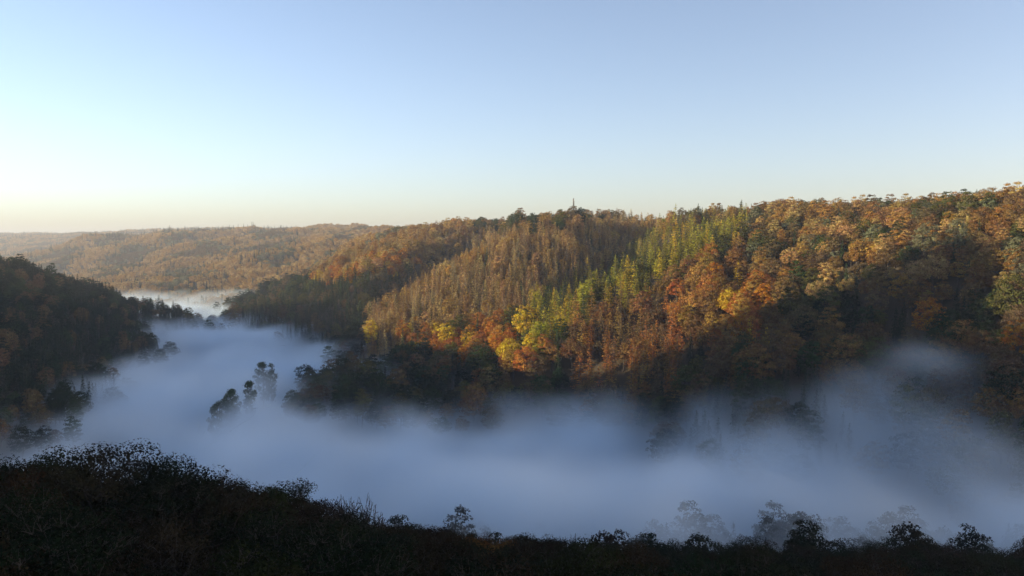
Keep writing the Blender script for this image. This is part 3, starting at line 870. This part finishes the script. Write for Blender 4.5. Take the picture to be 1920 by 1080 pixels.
# ------------------------------------------------------------------ fog in the valley
def fog_volume(name, lo, hi, step, fn, label, strength):
    res = [int(round((h - l) / s)) + 1 for l, h, s in zip(lo, hi, step)]
    ax = [np.linspace(l, h, r) for l, h, r in zip(lo, hi, res)]
    Z, Y, X = np.meshgrid(ax[2], ax[1], ax[0], indexing='ij')
    D = fn(X, Y, Z).astype(np.float32)
    me = bpy.data.meshes.new(name)
    me.vertices.add(D.size)
    me.attributes.new('fog_density', 'FLOAT', 'POINT').data.foreach_set('value', D.ravel())
    ng = bpy.data.node_groups.new(name, 'GeometryNodeTree')
    ng.interface.new_socket('Geometry', in_out='INPUT', socket_type='NodeSocketGeometry')
    ng.interface.new_socket('Geometry', in_out='OUTPUT', socket_type='NodeSocketGeometry')
    N, L = ng.nodes.new, ng.links.new
    gi, go = N('NodeGroupInput'), N('NodeGroupOutput')
    vc = N('GeometryNodeVolumeCube')
    vc.inputs['Min'].default_value = lo; vc.inputs['Max'].default_value = hi
    for a, r in zip('XYZ', res):
        vc.inputs['Resolution ' + a].default_value = r
    pos = N('GeometryNodeInputPosition')
    sep = N('ShaderNodeSeparateXYZ')
    L(pos.outputs[0], sep.inputs[0])
    idx = None
    mult = (1, res[0], res[0] * res[1])
    for a in range(3):
        m1 = N('ShaderNodeMath'); m1.operation = 'MULTIPLY_ADD'
        m1.inputs[1].default_value = (res[a] - 1) / (hi[a] - lo[a]); m1.inputs[2].default_value = -lo[a] * (res[a] - 1) / (hi[a] - lo[a])
        L(sep.outputs[a], m1.inputs[0])
        fi = N('FunctionNodeFloatToInt'); fi.rounding_mode = 'ROUND'
        L(m1.outputs[0], fi.inputs[0])
        im = N('FunctionNodeIntegerMath'); im.operation = 'MULTIPLY'; im.inputs[1].default_value = mult[a]
        L(fi.outputs[0], im.inputs[0])
        if idx is None:
            idx = im
        else:
            ad = N('FunctionNodeIntegerMath'); ad.operation = 'ADD'
            L(idx.outputs[0], ad.inputs[0]); L(im.outputs[0], ad.inputs[1])
            idx = ad
    si = N('GeometryNodeSampleIndex'); si.data_type = 'FLOAT'; si.domain = 'POINT'; si.clamp = True
    na = N('GeometryNodeInputNamedAttribute'); na.data_type = 'FLOAT'; na.inputs['Name'].default_value = 'fog_density'
    L(gi.outputs[0], si.inputs['Geometry']); L(na.outputs['Attribute'], si.inputs['Value']); L(idx.outputs[0], si.inputs['Index'])
    L(si.outputs[0], vc.inputs['Density'])
    m, nt = new_mat(name)
    mo = nt.nodes.new('ShaderNodeOutputMaterial'); pv = nt.nodes.new('ShaderNodeVolumePrincipled')
    pv.inputs['Color'].default_value = (0.80, 0.91, 0.995, 1)
    pv.inputs['Density'].default_value = strength
    pv.inputs['Density Attribute'].default_value = 'density'
    pv.inputs['Anisotropy'].default_value = 0.15
    nt.links.new(pv.outputs[0], mo.inputs['Volume'])
    sm = N('GeometryNodeSetMaterial'); sm.inputs['Material'].default_value = m
    L(vc.outputs[0], sm.inputs[0]); L(sm.outputs[0], go.inputs[0])
    me.materials.append(m)
    o = link(name, me, kind='stuff', label=label, category='fog')
    o.modifiers.new('fog', 'NODES').node_group = ng
    return o

f1, f2, f3 = wnoise(41, 14, 230.0), wnoise(42, 16, 95.0), wnoise(43, 16, 42.0)
def noise3(seed, n, scale, flat):
    r = np.random.default_rng(seed)
    d = r.normal(size=(n, 3)); d /= np.linalg.norm(d, axis=1, keepdims=True)
    f = 2 * math.pi / (scale * r.uniform(0.55, 1.7, n)); ph = r.uniform(0, 6.28, n)
    def g(x, y, z):
        s = np.zeros(x.shape, np.float32)
        for i in range(n):
            s += np.cos((d[i, 0] * x + d[i, 1] * y + d[i, 2] * z * flat) * f[i] + ph[i]).astype(np.float32)
        return s * math.sqrt(2.0 / n)
    return g
g1, g2, g3 = noise3(51, 12, 120.0, 2.4), noise3(52, 16, 48.0, 2.0), noise3(53, 18, 24.0, 1.7)
def bump(x, y, cx_, cy_, sx, sy, h):
    return h * np.exp(-((x - cx_) / sx) ** 2 - ((y - cy_) / sy) ** 2)
def fog_top(x, y):
    h = CZ - 82.5 + np.clip(3.2 * f1(x, y) + 2.6 * f2(x, y) + 1.4 * f3(x, y), -5, 7) - 7 * np.clip((y - 1000) / 150, 0, 1)
    h = h + bump(x, y, 176, 318, 50, 44, 28) + bump(x, y, 115, 333, 62, 40, 19) - bump(x, y, -290, 390, 110, 90, 10) + bump(x, y, -150, 405, 60, 50, 7) + bump(x, y, 240, 285, 60, 50, 12) + bump(x, y, 150, 215, 160, 55, 22)
    return h
def fog_density(X, Y, Z):
    ft = fog_top(X[0], Y[0])[None]
    a, b, c = g1(X, Y, Z), g2(X, Y, Z), g3(X, Y, Z)
    t = np.clip((ft + 1.8 * b + 1.3 * c - Z) / 24.0, 0, 1)
    d = t * t * (3 - 2 * t)
    n = (0.90 + 0.26 * a + 0.20 * b + 0.14 * c) * (1 - 0.85 * np.clip((Y - 1000) / 200, 0, 1))
    n = n * (1 - 0.6 * np.clip((X - 0) / 140, 0, 1) * np.clip((Y - 215) / 60, 0, 1))
    d = d * np.clip(n, 0.2, 1.7)
    e = np.clip((Y - 150) / 60, 0, 1) * np.clip((1850 - Y) / 300, 0, 1)
    return d * e
fog_volume('valley_fog', (-900.0, 150.0, CZ - 130.0), (520.0, 1850.0, CZ - 34.0), (6.5, 6.5, 3.5), fog_density, 'bank of pale blue morning fog filling the winding valley', 0.075)

def far_density(X, Y, Z):
    t = np.clip((CZ - 66.0 + 4 * g1(X / 3, Y / 3, Z) - Z) / 22.0, 0, 1)
    edge = np.clip((X + 2500) / 250, 0, 1) * np.clip((-1450 - X) / 250, 0, 1) * np.clip((Y - 2550) / 200, 0, 1) * np.clip((3500 - Y) / 200, 0, 1)
    return t * t * (3 - 2 * t) * edge
fog_volume('distant_fog', (-2500.0, 2550.0, CZ - 135.0), (-1450.0, 3500.0, CZ - 50.0), (30.0, 30.0, 6.0), far_density, 'small sunlit fog patch in the far side valley', 0.008)

# ------------------------------------------------------------------ haze: the air itself
hx = 12800.0
zlo = float(V0[:, 2].min()) - 1.5
zhi = float(max(V0[:, 2].max() + 30, CZ + 120))
hv = np.array([[a * hx, b * hx, c] for c in (zlo, zhi) for b in (-1, 1) for a in (-1, 1)])
m, nt = new_mat('haze')
mo = nt.nodes.new('ShaderNodeOutputMaterial'); pv = nt.nodes.new('ShaderNodeVolumePrincipled')
pv.inputs['Color'].default_value = (0.88, 0.93, 1.0, 1)
pv.inputs['Density'].default_value = 0.000105
pv.inputs['Anisotropy'].default_value = 0.3
nt.links.new(pv.outputs[0], mo.inputs['Volume'])
link('haze', mesh_np('haze', hv, bf, [m]), kind='stuff')
